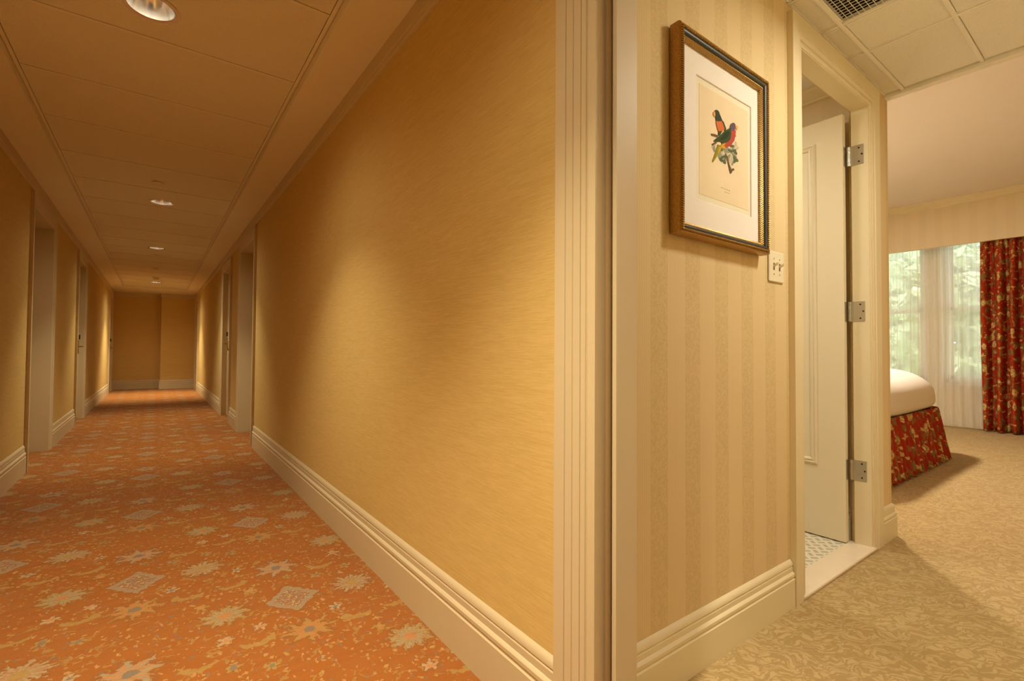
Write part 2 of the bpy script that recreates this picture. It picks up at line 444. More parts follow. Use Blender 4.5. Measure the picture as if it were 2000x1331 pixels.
# right wall, first piece ends at the room door
mb = MB()
mb.box(W, .91, .79, ORR[0][0], 0, ZT+.1)
mb.box(W, .91, -.25, .79, 2.32, ZT+.1)
mb.box(W, .91, -3.0, -.25, 0, ZT+.1)
mb.box(.91, W+.22, 3.2, ORR[0][0], 0, ZT+.1)
y = ORR[0][0]
for (p, q, d, h) in ORR:
    if p > y: mb.box(W, W+.22, y, p, 0, ZT+.1)
    mb.box(W, W+.22, p, q, h, ZT+.1); mb.box(W+d+.05, W+.22, p, q, 0, h); y = q
mb.box(W, W+.22, y, 15.0, 0, ZT+.1)
struct(mb.build('wall_right', MT['grass']))
struct(MB().box(-W-.2, .115, 15.2, 15.5, 0, 2.54).box(.115, W+.2, 14.9, 15.5, 0, 2.54).build('wall_end', MT['grass']))
struct(MB().box(-W-.2, W+.2, -3.2, -3.0, 0, 2.54).build('wall_back', MT['grass']))
# ---- corridor ceiling: soffit border, raised board field with bars
TX, TY0, TY1 = .60, -2.6, 13.9
seams = [TY0] + [2.12 + .655*k for k in range(-7, 18) if TY0 + .1 < 2.12 + .655*k < TY1 - .1] + [TY1]
LIGHTS = [(-.04, .50), (-.04, 2.52), (.028, 5.84), (-.005, 8.53), (-.005, 12.95)]  # first one is added out of view to brighten the near right wall
mb = MB()
mb.box(-W-.2, -TX, -3.0, 15.5, 2.40, 2.56); mb.box(TX, W+.1, -3.0, 15.5, 2.40, 2.56)
mb.box(-TX, TX, -3.0, TY0, 2.40, 2.56); mb.box(-TX, TX, TY1, 15.5, 2.40, 2.56)
struct(mb.build('ceiling', MT['csof']))
mb = MB()
for a, b in zip(seams, seams[1:]):
    x0, x1, y0, y1 = -TX+.022, TX-.022, a+.012, b-.012
    L = [l for l in LIGHTS if y0-.12 < l[1] < y1+.12]
    if L:
        cx, cy = L[0]
        if cy + .09 > y1 or cy - .09 < y0:      # a can that straddles a seam sits in the nearer board
            cy = min(max(cy, y0+.095), y1-.095)
        if y0 < cy < y1 and y0 <= L[0][1] <= y1:
            mb.holed(x0, x1, y0, y1, 2.446, L[0][0], L[0][1], .088)
            continue
    mb.add([(x0,y0,2.446),(x1,y0,2.446),(x1,y1,2.446),(x0,y1,2.446)], [(0,3,2,1)])
struct(mb.build('ceiling', MT['cceil']))
mb = MB()
for x in (-TX+.011, TX-.011): mb.box(x-.0085, x+.0085, TY0, TY1, 2.4425, 2.456)
for s_ in seams: mb.box(-TX+.022, TX-.022, s_-.009, s_+.009, 2.4435, 2.456)
struct(mb.build('trim_1', MT['csof']))
struct(MB().box(-W-.2, W+.1, -3.0, 15.5, 2.56, 2.70).build('ceiling', MT['dark']))
# frieze board under the soffit
def frieze(sg, y0, y1): return [(sg*W, y0), (sg*W, y1)]
FR = [(0, 2.305), (.008, 2.307), (.013, 2.315), (.013, 2.330), (.016, 2.334), (.016, 2.40), (0, 2.40)]
mb = MB()
mb.sweep([(-W, -3.0), (-W, 15.2), (.115, 15.2), (.115, 14.9), (W, 14.9), (W, -3.0)], FR, side=-1)
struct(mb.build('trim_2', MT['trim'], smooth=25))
# ---- baseboards
def bb_prof(H, t=.0185):
    k = H/.225
    p = [(0, 0), (t, 0), (t, .133), (t-.0035, .137), (t-.0035, .142), (t-.001, .147), (t-.001, .158), (t-.005, .165), (t-.0085, .168),
         (t-.0085, .188), (t-.011, .192), (t-.0085, .197), (t-.0085, .205), (t-.0115, .214), (t-.015, .219), (0, .224)]
    return [(a, b*k) for a, b in p]
BC = bb_prof(.225); BR = bb_prof(.180, .020)
mb = MB(); y = -3.0
for (p, q, d, h) in OL: mb.sweep([(-W, y), (-W, p-.105)], BC, side=-1); y = q+.09
mb.sweep([(-W, y), (-W, 15.2), (.115, 15.2), (.115, 14.9), (W, 14.9), (W, 14.76)], BC, side=-1)
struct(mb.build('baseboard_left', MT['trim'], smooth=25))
mb = MB()
mb.sweep([(W, -3.0), (W, -.36)], BC, side=1)
mb.sweep([(W, .898), (W, 5.555)], BC, side=1); mb.sweep([(W, 6.74), (W, 7.53)], BC, side=1); mb.sweep([(W, 8.59), (W, 13.76)], BC, side=1)
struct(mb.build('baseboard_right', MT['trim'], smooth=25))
# ---- corridor doors in their niches
CAS = [(0, 0), (0, .012), (.004, .014), (.020, .014), (.026, .018), (.034, .020), (.050, .020), (.056, .016), (.064, .020), (.072, .024), (.095, .024), (.095, 0)]
def card_hardware(root, x, y, sg, zl, zr, ly):
    """plate, lever and card reader on a leaf whose face is at x, normal -sg"""
    n = -sg
    MB().bbox(x, x+n*.008, y-.022, y+.022, zl-.10, zl+.085, .002).build('handle_plate', MT['brass'], root)
    h = MB(); h.cyl((x+n*.006, y, zl), (x+n*.055, y, zl), .010); h.tube([(x+n*.052, y, zl), (x+n*.056, y+ly*.5, zl+.002), (x+n*.052, y+ly, zl-.003)], .008)
    h.build('lever_handle', MT['brass'], root, smooth=40)
    MB().bbox(x, x+n*.020, y-.024, y+.024, zr-.030, zr+.035, .004).build('card_reader', MT['dark'], root)
def niche_door(i, sg, op, hw=None):
    y0, y1, d, h = op; xf = sg*(W+d); root = struct(empty('door_%d' % i, (sg*W, (y0+y1)/2, 0)))
    # casing and jamb lining are the frame
    mb = MB(); n = -sg
    mb.sweep([(y0, 0), (y0, h), (y1, h), (y1, 0)], CAS, A=(0,1,0), B=(0,0,1), N=(n,0,0), o=(sg*W, 0, 0), side=1)
    t = .016
    mb.box(sg*(W-.012), xf, y0, y0+t, 0, h); mb.box(sg*(W-.012), xf, y1-t, y1, 0, h); mb.box(sg*(W-.012), xf, y0+t, y1-t, h-t, h)
    mb.build('door_frame', MT['trim'], root, smooth=25)
    mb = MB(); mb.box(xf, sg*(W+d+.045), y0+t, y1-t, .008, h-t)
    pn = [(0, 0), (.004, .006), (.012, .008), (.020, .005), (.024, 0)]
    for (za, zb) in ((.25, .95), (1.12, h-.18)):
        mb.sweep([(y0+.14, za), (y1-.14, za), (y1-.14, zb), (y0+.14, zb)], pn, A=(0,1,0), B=(0,0,1), N=(n,0,0), o=(xf, 0, 0), closed=True)
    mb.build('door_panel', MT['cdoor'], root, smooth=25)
    if hw: card_hardware(root, xf, hw[0], sg, hw[1], hw[2], hw[3])
    return root
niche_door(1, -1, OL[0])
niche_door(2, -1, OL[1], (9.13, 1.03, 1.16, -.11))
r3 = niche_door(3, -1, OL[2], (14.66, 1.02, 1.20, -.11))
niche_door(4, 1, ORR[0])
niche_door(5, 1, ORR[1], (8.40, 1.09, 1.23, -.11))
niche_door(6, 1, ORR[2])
for z in (.25, 1.1, 1.85):
    MB().cyl((-W-.03, 14.03, z-.05), (-W-.03, 14.03, z+.05), .008).build('hinge', MT['brass'], r3)
# ---- the doorway between corridor and room (the camera looks past its far jamb)
PR = [(0, 0), (0, .008), (.003, .010), (.009, .010), (.012, .004), (.014, .013), (.024, .016), (.030, .014), (.031, .018), (.045, .019),
      (.046, .015), (.047, .020), (.068, .022), (.069, .018), (.071, .023), (.090, .026), (.091, .021), (.093, .027), (.118, .028), (.128, .028), (.128, 0)]
root = struct(empty('trim_3', (.86, .78, 0)))
mb = MB(); mb.sweep([(-.234, 0), (-.234, 2.304), (.774, 2.304), (.774, 0)], PR, A=(0,1,0), B=(0,0,1), N=(-1,0,0), o=(W, 0, 0), side=1)
mb.build('casing', MT['trim'], root, smooth=20)
mb = MB()
for ya, yb, yc in ((.79, .770, .745), (-.25, -.230, -.205)):
    mb.box(.808, .927, ya, yb, 0, 2.32)
    mb.bbox(.852, .927, yb, yc, 0, 2.30, .001)
mb.box(.808, .927, -.23, .77, 2.30, 2.32)
mb.build('jamb', MT['trim'], root)
mb = MB(); mb.cyl((.844, .762, 0), (.844, .762, 2.30), .0075, 16)
mb.build('gasket', MT['gasket'], root)
RC = [(0, 0), (0, .009), (.005, .012), (.016, .012), (.020, .009), (.022, .016), (.034, .019), (.042, .017), (.044, .022), (.108, .024), (.108, 0)]
# ---- room shell
HX0, HX1, HY = .91, 3.27, .89
mb = MB()
mb.box(HX0, 2.155, HY, HY+.10, 0, 2.6); mb.box(2.155, 2.965, HY, HY+.085, 2.30, 2.6); mb.box(2.965, HX1, HY, HY+.085, 0, 2.6)
struct(mb.build('wall_north', MT['stripe']))
struct(MB().box(HX0, 1.49, HY+.1, 2.9, 0, 2.6).box(1.3, 3.0, 2.9, 3.0, 0, 2.6).box(3.0, HX1, HY+.085, 3.7, 0, 2.6).build('wall_bath', [MT['plain']]))
mb = MB(); mb.box(HX0, HX1, -.45, -.35, 0, 2.6); mb.box(HX1-.1, HX1, -1.6, -.45, 0, 3.2); mb.box(HX1-.1, 8.9, -1.7, -1.6, 0, 3.2)
struct(mb.build('wall_south', MT['stripe']))
struct(MB().box(HX1-.1, 8.9, 3.6, 3.7, 0, 3.2).build('wall_headboard', MT['stripe']))
# window wall with two openings
WX = 8.85
wins = [(1.97, 3.20), (.30, 1.80)]
mb = MB(); z0, z1 = .60, 2.75
for a, b in ((-1.6, .30), (1.80, 1.97), (3.20, 3.7)): mb.box(WX, WX+.22, a, b, 0, 3.2)
for a, b in wins: mb.box(WX, WX+.22, a, b, 0, z0); mb.box(WX, WX+.22, a, b, z1, 3.2)
struct(mb.build('wall_window', MT['plain']))
# boxed-in valance above the curtains
struct(MB().box(8.52, 8.57, -1.6, 3.6, 2.455, 3.10).build('trim_4', MT['plain']))
CR = [(0, 0), (.012, .004), (.016, .016), (.030, .028), (.050, .050), (.062, .060), (.066, .078), (.072, .080), (.072, .090), (0, .090)]
mb = MB(); mb.sweep([(8.52, 3.6), (8.52, -1.6)], [(a, b+2.99) for a, b in CR], side=-1)
struct(mb.build('trim_5', MT['rtrim'], smooth=25))
for i, (a, b) in enumerate(wins):
    root = struct(empty('window_%d' % (i+1), (WX+.08, (a+b)/2, z0)))
    mb = MB()
    for p, q, r_, s_ in ((a, a+.045, z0, z1), (b-.045, b, z0, z1), (a, b, z0, z0+.05), (a, b, z1-.05, z1)): mb.box(WX+.04, WX+.15, p, q, r_, s_)
    mb.build('window_frame', MT['white'], root)
    for k, (za, zb, xx) in enumerate(((z0+.05, 1.66, WX+.06), (1.60, z1-.05, WX+.10))):
        mb = MB(); t = .05
        for p, q, r_, s_ in ((a+.045, a+.045+t, za, zb), (b-.045-t, b-.045, za, zb), (a+.045, b-.045, za, za+t), (a+.045, b-.045, zb-t, zb)): mb.box(xx, xx+.035, p, q, r_, s_)
        sh = mb.build('sash', MT['white'], root)
        MB().box(xx+.015, xx+.019, a+.045+t, b-.045-t, za+t, zb-t).build('pane', MT['glass'], sh)
    MB().bbox(WX-.06, WX+.06, a-.05, b+.05, z0-.03, z0, .004).build('window_sill', MT['white'], root)
# ---- room ceilings
mb = MB(); xs_ = [HX0, 1.115, 1.43, 1.745, 2.06, 2.375, 2.69, HX1-.045]; ys_ = [-.35, -.135, .18, .495, .807, HY]
VENT = (2.06, 2.375, .495, .807)
for a, b in zip(xs_, xs_[1:]):
    for c, d in zip(ys_, ys_[1:]):
        if (a, b, c, d) == VENT: continue
        g = .010
        mb.add([(a+g,c+g,2.436),(b-g,c+g,2.436),(b-g,d-g,2.436),(a+g,d-g,2.436)], [(0,3,2,1)])
        mb.add([(a+g,c+g,2.436),(b-g,c+g,2.436),(b-g,d-g,2.436),(a+g,d-g,2.436),(a+g,c+g,2.46),(b-g,c+g,2.46),(b-g,d-g,2.46),(a+g,d-g,2.46)], [(0,1,5,4),(1,2,6,5),(2,3,7,6),(3,0,4,7)])
struct(mb.build('ceiling', MT['rtile']))
mb = MB()
for x in xs_[1:-1]:
    mb.box(x-.0075, x+.0075, -.35, HY, 2.430, 2.445); mb.box(x+.012, x+.016, -.35, HY, 2.431, 2.445); mb.box(x-.016, x-.012, -.35, HY, 2.431, 2.445)
for y in ys_[1:-1]: mb.box(HX0, HX1-.045, y-.0075, y+.0075, 2.429, 2.446)
mb.box(HX0, HX1-.045, HY-.009, HY, 2.431, 2.445); mb.box(HX0, HX1-.045, -.35, -.341, 2.431, 2.445)
struct(mb.build('trim_6', MT['rbar']))
mb = MB(); mb.box(HX1-.045, HX1, -.45, HY, 2.415, 3.15); mb.box(HX0, HX1, -.45, HY+.085, 2.50, 2.6)
struct(mb.build('ceiling', MT['rbar']))
struct(MB().box(HX1-.1, 9.07, -1.7, 3.7, 3.08, 3.2).build('ceiling', MT['bceil']))
struct(MB().box(HX1-.1, HX1, HY, 3.7, 2.5, 3.2).box(HX1-.1, HX1, -.45, HY, 2.6, 3.2).build('wall_west', MT['plain']))
struct(MB().box(1.4, 3.0, .975, 2.95, 2.50, 2.6).build('ceiling', MT['bceil']))
mb = MB(); mb.sweep([(3.0, .975), (3.0, 2.9), (1.49, 2.9), (1.49, .99)], [(a, b*.8+2.43) for a, b in CR], side=1)
struct(mb.build('trim_7', MT['rtrim'], smooth=25))
# room baseboards
mb = MB(); mb.sweep([(.93, HY), (2.047, HY)], BR, side=-1)
mb.sweep([(3.063, HY), (HX1, HY), (HX1, 3.6)], BR, side=-1)
struct(mb.build('baseboard_north', MT['rtrim'], smooth=25))
mb = MB(); mb.sweep([(WX, 3.6), (WX, -1.6)], BR, side=-1)
struct(mb.build('baseboard_window', MT['rtrim'], smooth=25))
mb = MB(); mb.sweep([(3.0, .99), (3.0, 2.9)], BR, side=1)
struct(mb.build('baseboard_bath', MT['rtrim'], smooth=25))
# ---- bathroom door
root = struct(empty('door_7', (2.56, .93, 0)))
mb = MB(); mb.sweep([(2.160, 0), (2.160, 2.290), (2.955, 2.290), (2.955, 0)], RC, A=(1,0,0), B=(0,0,1), N=(0,-1,0), o=(0, HY, 0), side=1)
mb.build('casing', MT['rtrim'], root, smooth=20)
mb = MB()
mb.box(2.155, 2.172, HY-.006, HY+.085, 0, 2.30); mb.box(2.948, 2.965, HY-.006, .960, 0, 2.30); mb.box(2.172, 2.948, HY-.006, .960, 2.285, 2.30)
mb.build('jamb', MT['rtrim'], root)
leaf = MB(); LX, LT = 2.905, .036
leaf.bbox(LX, LX+LT, .985, 1.745, .014, 2.272, .0015)
PP = [(0, 0), (.003, .006), (.010, .009), (.016, .004), (.020, .004), (.024, .009), (.031, .006), (.034, 0)]
leaf.sweep([(1.150, .43), (1.585, .43), (1.585, 2.12), (1.150, 2.12)], PP, A=(0,1,0), B=(0,0,1), N=(-1,0,0), o=(LX, 0, 0), closed=True, side=-1)
leaf.build('door_leaf', MT['door'], root, smooth=20)
for z in (.392, 1.220, 2.045):
    mb = MB(); hh = .052
    mb.box(2.9455, 2.948, .905, .960, z-hh, z+hh); mb.box(2.912, 2.932, .9825, .985, z-hh, z+hh)
    for k in range(5):
        za = z-hh+.0208*k; mb.lathe([(.0075, .0005), (.0075, .0203)], (2.941, .970, za), (0,0,1), 14)
    mb.box(2.9435, 2.948, .956, .970, z-hh, z+hh)
    hg = mb.build('hinge', MT['nickel'], root, smooth=40)
    for dy, dz in ((.925, .036), (.912, 0), (.925, -.036)):
        MB().lathe([(.0045, 0), (.0045, .001), (0, .001)], (2.9457, dy, z+dz), (-1,0,0), 10).build('screw', MT['dark'], hg)
# marble threshold
struct(MB().bbox(2.130, 2.965, .868, .985, 0, .014, .003).build('trim_8', MT['marble']))

# ================================================================== THINGS
# ---- recessed ceiling lights
def disk(name, loc, e, size, parent, color=WARM):
    l = bpy.data.lights.new(name, 'AREA'); l.shape = 'DISK'; l.size = size; l.energy = e; l.color = color
    o = bpy.data.objects.new(name, l); C.objects.link(o); o.location = loc
    o.parent = parent; o.matrix_parent_inverse = Matrix.Translation(-Vector(parent.location)); return o
def beam(name, loc, e, ang, parent, color=WARM):
    l = bpy.data.lights.new(name, 'SPOT'); l.energy = e; l.spot_size = math.radians(ang); l.spot_blend = 1.0
    l.shadow_soft_size = .035; l.color = color
    o = bpy.data.objects.new(name, l); C.objects.link(o); o.location = loc
    o.parent = parent; o.matrix_parent_inverse = Matrix.Translation(-Vector(parent.location)); return o
def downlight(cx, cy, z, label, group, e, r=.088):
    root = tag(empty('recessed_ceiling_light', (cx, cy, z)), label, 'ceiling light', group)
    MB().lathe([(r-.006, -.001), (r+.004, -.004), (r+.014, -.003), (r+.016, .001), (r-.004, .001)], (cx, cy, z), n=40, cap=False).build('trim_ring', MT['silver'], root, smooth=50)
    MB().lathe([(r-.004, 0), (r-.009, .020), (r-.018, .045), (r-.034, .070), (r-.055, .085), (.030, .086)], (cx, cy, z), n=40, cap=False).build('reflector', MT['silver'], root, smooth=60)
    MB().lathe([(0, .062), (.018, .064), (.027, .072), (.030, .088), (.028, .098), (0, .098)], (cx, cy, z), n=24, cap=False).build('bulb', MT['lamp'], root, smooth=60)
    beam('lamp', (cx, cy, z+.034), e*1.6, 158, root); beam('beam', (cx, cy, z+.050), e*12.0, 92, root)
labs = ['silver recessed downlight in corridor ceiling directly above the viewpoint', 'large silver recessed downlight at the very top of the picture, nearest in corridor ceiling',
        'silver recessed downlight in corridor ceiling, second from the near end', 'silver recessed downlight in corridor ceiling, third from the near end',
        'small recessed downlight farthest down the corridor ceiling, near the end wall']
for (cx, cy), lb, k in zip(LIGHTS, labs, (2.0, 1, 1, 1, 2.2)): downlight(cx, cy, 2.445, lb, 'recessed corridor ceiling lights', E_CORR*k)
# ---- sprinkler cover plates and detectors
def cover(cx, cy, lb):
    MBo = MB().lathe([(0, -.012), (.040, -.012), (.044, -.009), (.044, -.006), (.034, -.005), (.034, 0), (0, 0)], (cx, cy, 2.446), n=28, cap=False)
    tag(MBo.build('sprinkler_cover', MT['cceil'], smooth=40), lb, 'sprinkler cover', 'round sprinkler covers in the corridor ceiling')
cover(-.004, 5.16, 'round flat sprinkler cover plate just before the second ceiling downlight')
cover(-.005, 9.16, 'round flat sprinkler cover plate just past the third ceiling downlight')
def detector(cx, cy, lb):
    root = tag(empty('smoke_detector', (cx, cy, 2.445)), lb, 'smoke detector', 'smoke detectors in the corridor ceiling')
    MB().lathe([(0, -.014), (.058, -.014), (.062, -.010), (.062, 0), (0, 0)], (cx, cy, 2.445), n=28, cap=False).build('base', MT['white'], root, smooth=40)
    MB().lathe([(0, -.048), (.030, -.046), (.040, -.038), (.044, -.014), (0, -.014)], (cx, cy, 2.445), n=28, cap=False).build('sensor_head', MT['white'], root, smooth=40)
detector(-.009, 10.62, 'round white smoke detector in corridor ceiling past the third downlight, nearer of the two')
detector(-.005, 12.07, 'round white smoke detector in corridor ceiling nearest to the farthest downlight')

# ---- hall ceiling vent
x0, x1, y0, y1 = VENT
root = tag(empty('ceiling_vent', ((x0+x1)/2, (y0+y1)/2, 2.43)), 'square eggcrate air vent with dark openings set in tiled room ceiling', 'vent')
mb = MB(); f = .005
for a, b, c, d in ((x0+.008, x1-.008, y0+.008, y0+.008+f), (x0+.008, x1-.008, y1-.008-f, y1-.008), (x0+.008, x0+.008+f, y0+.008, y1-.008), (x1-.008-f, x1-.008, y0+.008, y1-.008)): mb.box(a, b, c, d, 2.431, 2.450)
mb.build('frame', MT['rbar'], root)
mb = MB(); n = 14
for i in range(1, n):
    x = x0+.012+(x1-x0-.024)*i/n; mb.box(x-.0009, x+.0009, y0+.012, y1-.012, 2.4325, 2.4350)
    y = y0+.012+(y1-y0-.024)*i/n; mb.box(x0+.012, x1-.012, y-.0009, y+.0009, 2.4325, 2.4350)
mb.build('grille', MT['grille'], root)
MB().box(x0+.01, x1-.01, y0+.01, y1-.01, 2.490, 2.495).box(x0+.009, x0+.011, y0+.01, y1-.01, 2.44, 2.49).box(x1-.011, x1-.009, y0+.01, y1-.01, 2.44, 2.49).box(x0+.01, x1-.01, y0+.009, y0+.011, 2.44, 2.49).box(x0+.01, x1-.01, y1-.011, y1-.009, 2.44, 2.49).build('backing', MT['dark'], root)  # black box: shade of the unlit ceiling void put into its colour

# ---- hall ceiling lamp (above and behind the frame edge, lights the hall)
def dome(cx, cy, z, lb, e, r=.13, col=WARM):
    root = tag(empty('dome_ceiling_lamp', (cx, cy, z)), lb, 'ceiling lamp')
    MB().lathe([(0, -.012), (r, -.012), (r+.006, -.006), (r+.006, 0), (0, 0)], (cx, cy, z), n=32, cap=False).build('base', MT['brass'], root, smooth=40)
    MB().lathe([(0, -.060), (r*.4, -.056), (r*.75, -.040), (r*.95, -.020), (r*.98, -.012)], (cx, cy, z), n=32, cap=False).build('lamp_shade', MT['lamp'], root, smooth=60)
    l = bpy.data.lights.new('lamp', 'AREA'); l.shape = 'DISK'; l.size = .26; l.energy = e; l.color = col
    o = bpy.data.objects.new('lamp', l); C.objects.link(o); o.parent = root; o.location = (0, 0, -.075)
dome(2.05, .06, 2.43, 'round dome ceiling lamp in the tiled room entry ceiling', E_HALL, .13, (1, .93, .75))
dome(2.3, 1.9, 2.50, 'round dome ceiling lamp inside the bathroom', E_BATH, .12, (1, .93, .76))
dome(5.1, 2.3, 3.08, 'round dome ceiling lamp in the bedroom ceiling', E_BED, .16, (1, .87, .68))  # added lamp, never in view, fills out the bedroom's daylight

# ---- framed bird print
FX0, FX1, FZ0, FZ1 = 1.256, 1.812, 1.362, 2.008
root = tag(empty('framed_bird_print', ((FX0+FX1)/2, .89, FZ0)), 'gilt and black framed print of two parrots hanging on striped wall', 'picture')
pth = [(FX0, FZ0), (FX1, FZ0), (FX1, FZ1), (FX0, FZ1)]
kw = dict(A=(1,0,0), B=(0,0,1), N=(0,-1,0), closed=True)
MB().sweep(pth, [(0, .004), (0, .034), (.002, .039), (.0045, .041), (.0070, .039), (.0075, .004)], o=(0, .889, 0), **kw).build('outer_moulding', MT['gilt'], root, smooth=40)
MB().sweep(pth, [(.0075, .004), (.0075, .038), (.009, .043), (.012, .045), (.014, .043), (.015, .038), (.015, .004)], o=(0, .889, 0), **kw).build('beaded_edge', MT['ribbed'], root, smooth=40)
MB().sweep(pth, [(.015, .004), (.015, .036), (.018, .0395), (.022, .040), (.026, .037), (.029, .032), (.029, .004)], o=(0, .889, 0), **kw).build('black_moulding', MT['black'], root, smooth=50)
MB().sweep(pth, [(.029, .004), (.029, .031), (.032, .032), (.040, .025), (.040, .004)], o=(0, .889, 0), **kw).build('inner_slip', MT['ribbed'], root, smooth=20)
MB().box(FX0+.01, FX1-.01, .880, .885, FZ0+.01, FZ1-.01).build('backing_board', MT['tan'], root)
MX0, MX1, MZ0, MZ1 = 1.378, 1.722, 1.492, 1.892
MB().sweep([(MX0, MZ0), (MX1, MZ0), (MX1, MZ1), (MX0, MZ1)], [(0, 0), (-.002, .0025), (-.089, .0025), (-.089, 0)], o=(0, .8745, 0), **kw).build('mat', MT['mat'], root)
pr = MB().box(1.30, 1.77, .8755, .877, 1.41, 1.96).build('print', MT['cream'], root)
MB().box(1.397, 1.705, .8748, .8755, 1.512, 1.872).build('plate_area', MT['tan'], root)
BC_ = dict(branch=(.16,.10,.05), tail=(.30,.27,.03), gold=(.58,.36,.05), wing=(.06,.085,.035), wingshade=(.035,.055,.028), hood=(.055,.07,.05), orange=(.62,.17,.06),
           beak=(.80,.36,.10), red=(.46,.08,.06), violet=(.14,.10,.16), leafgrey=(.30,.31,.22), leafpale=(.55,.50,.36), leafdark=(.12,.15,.09))
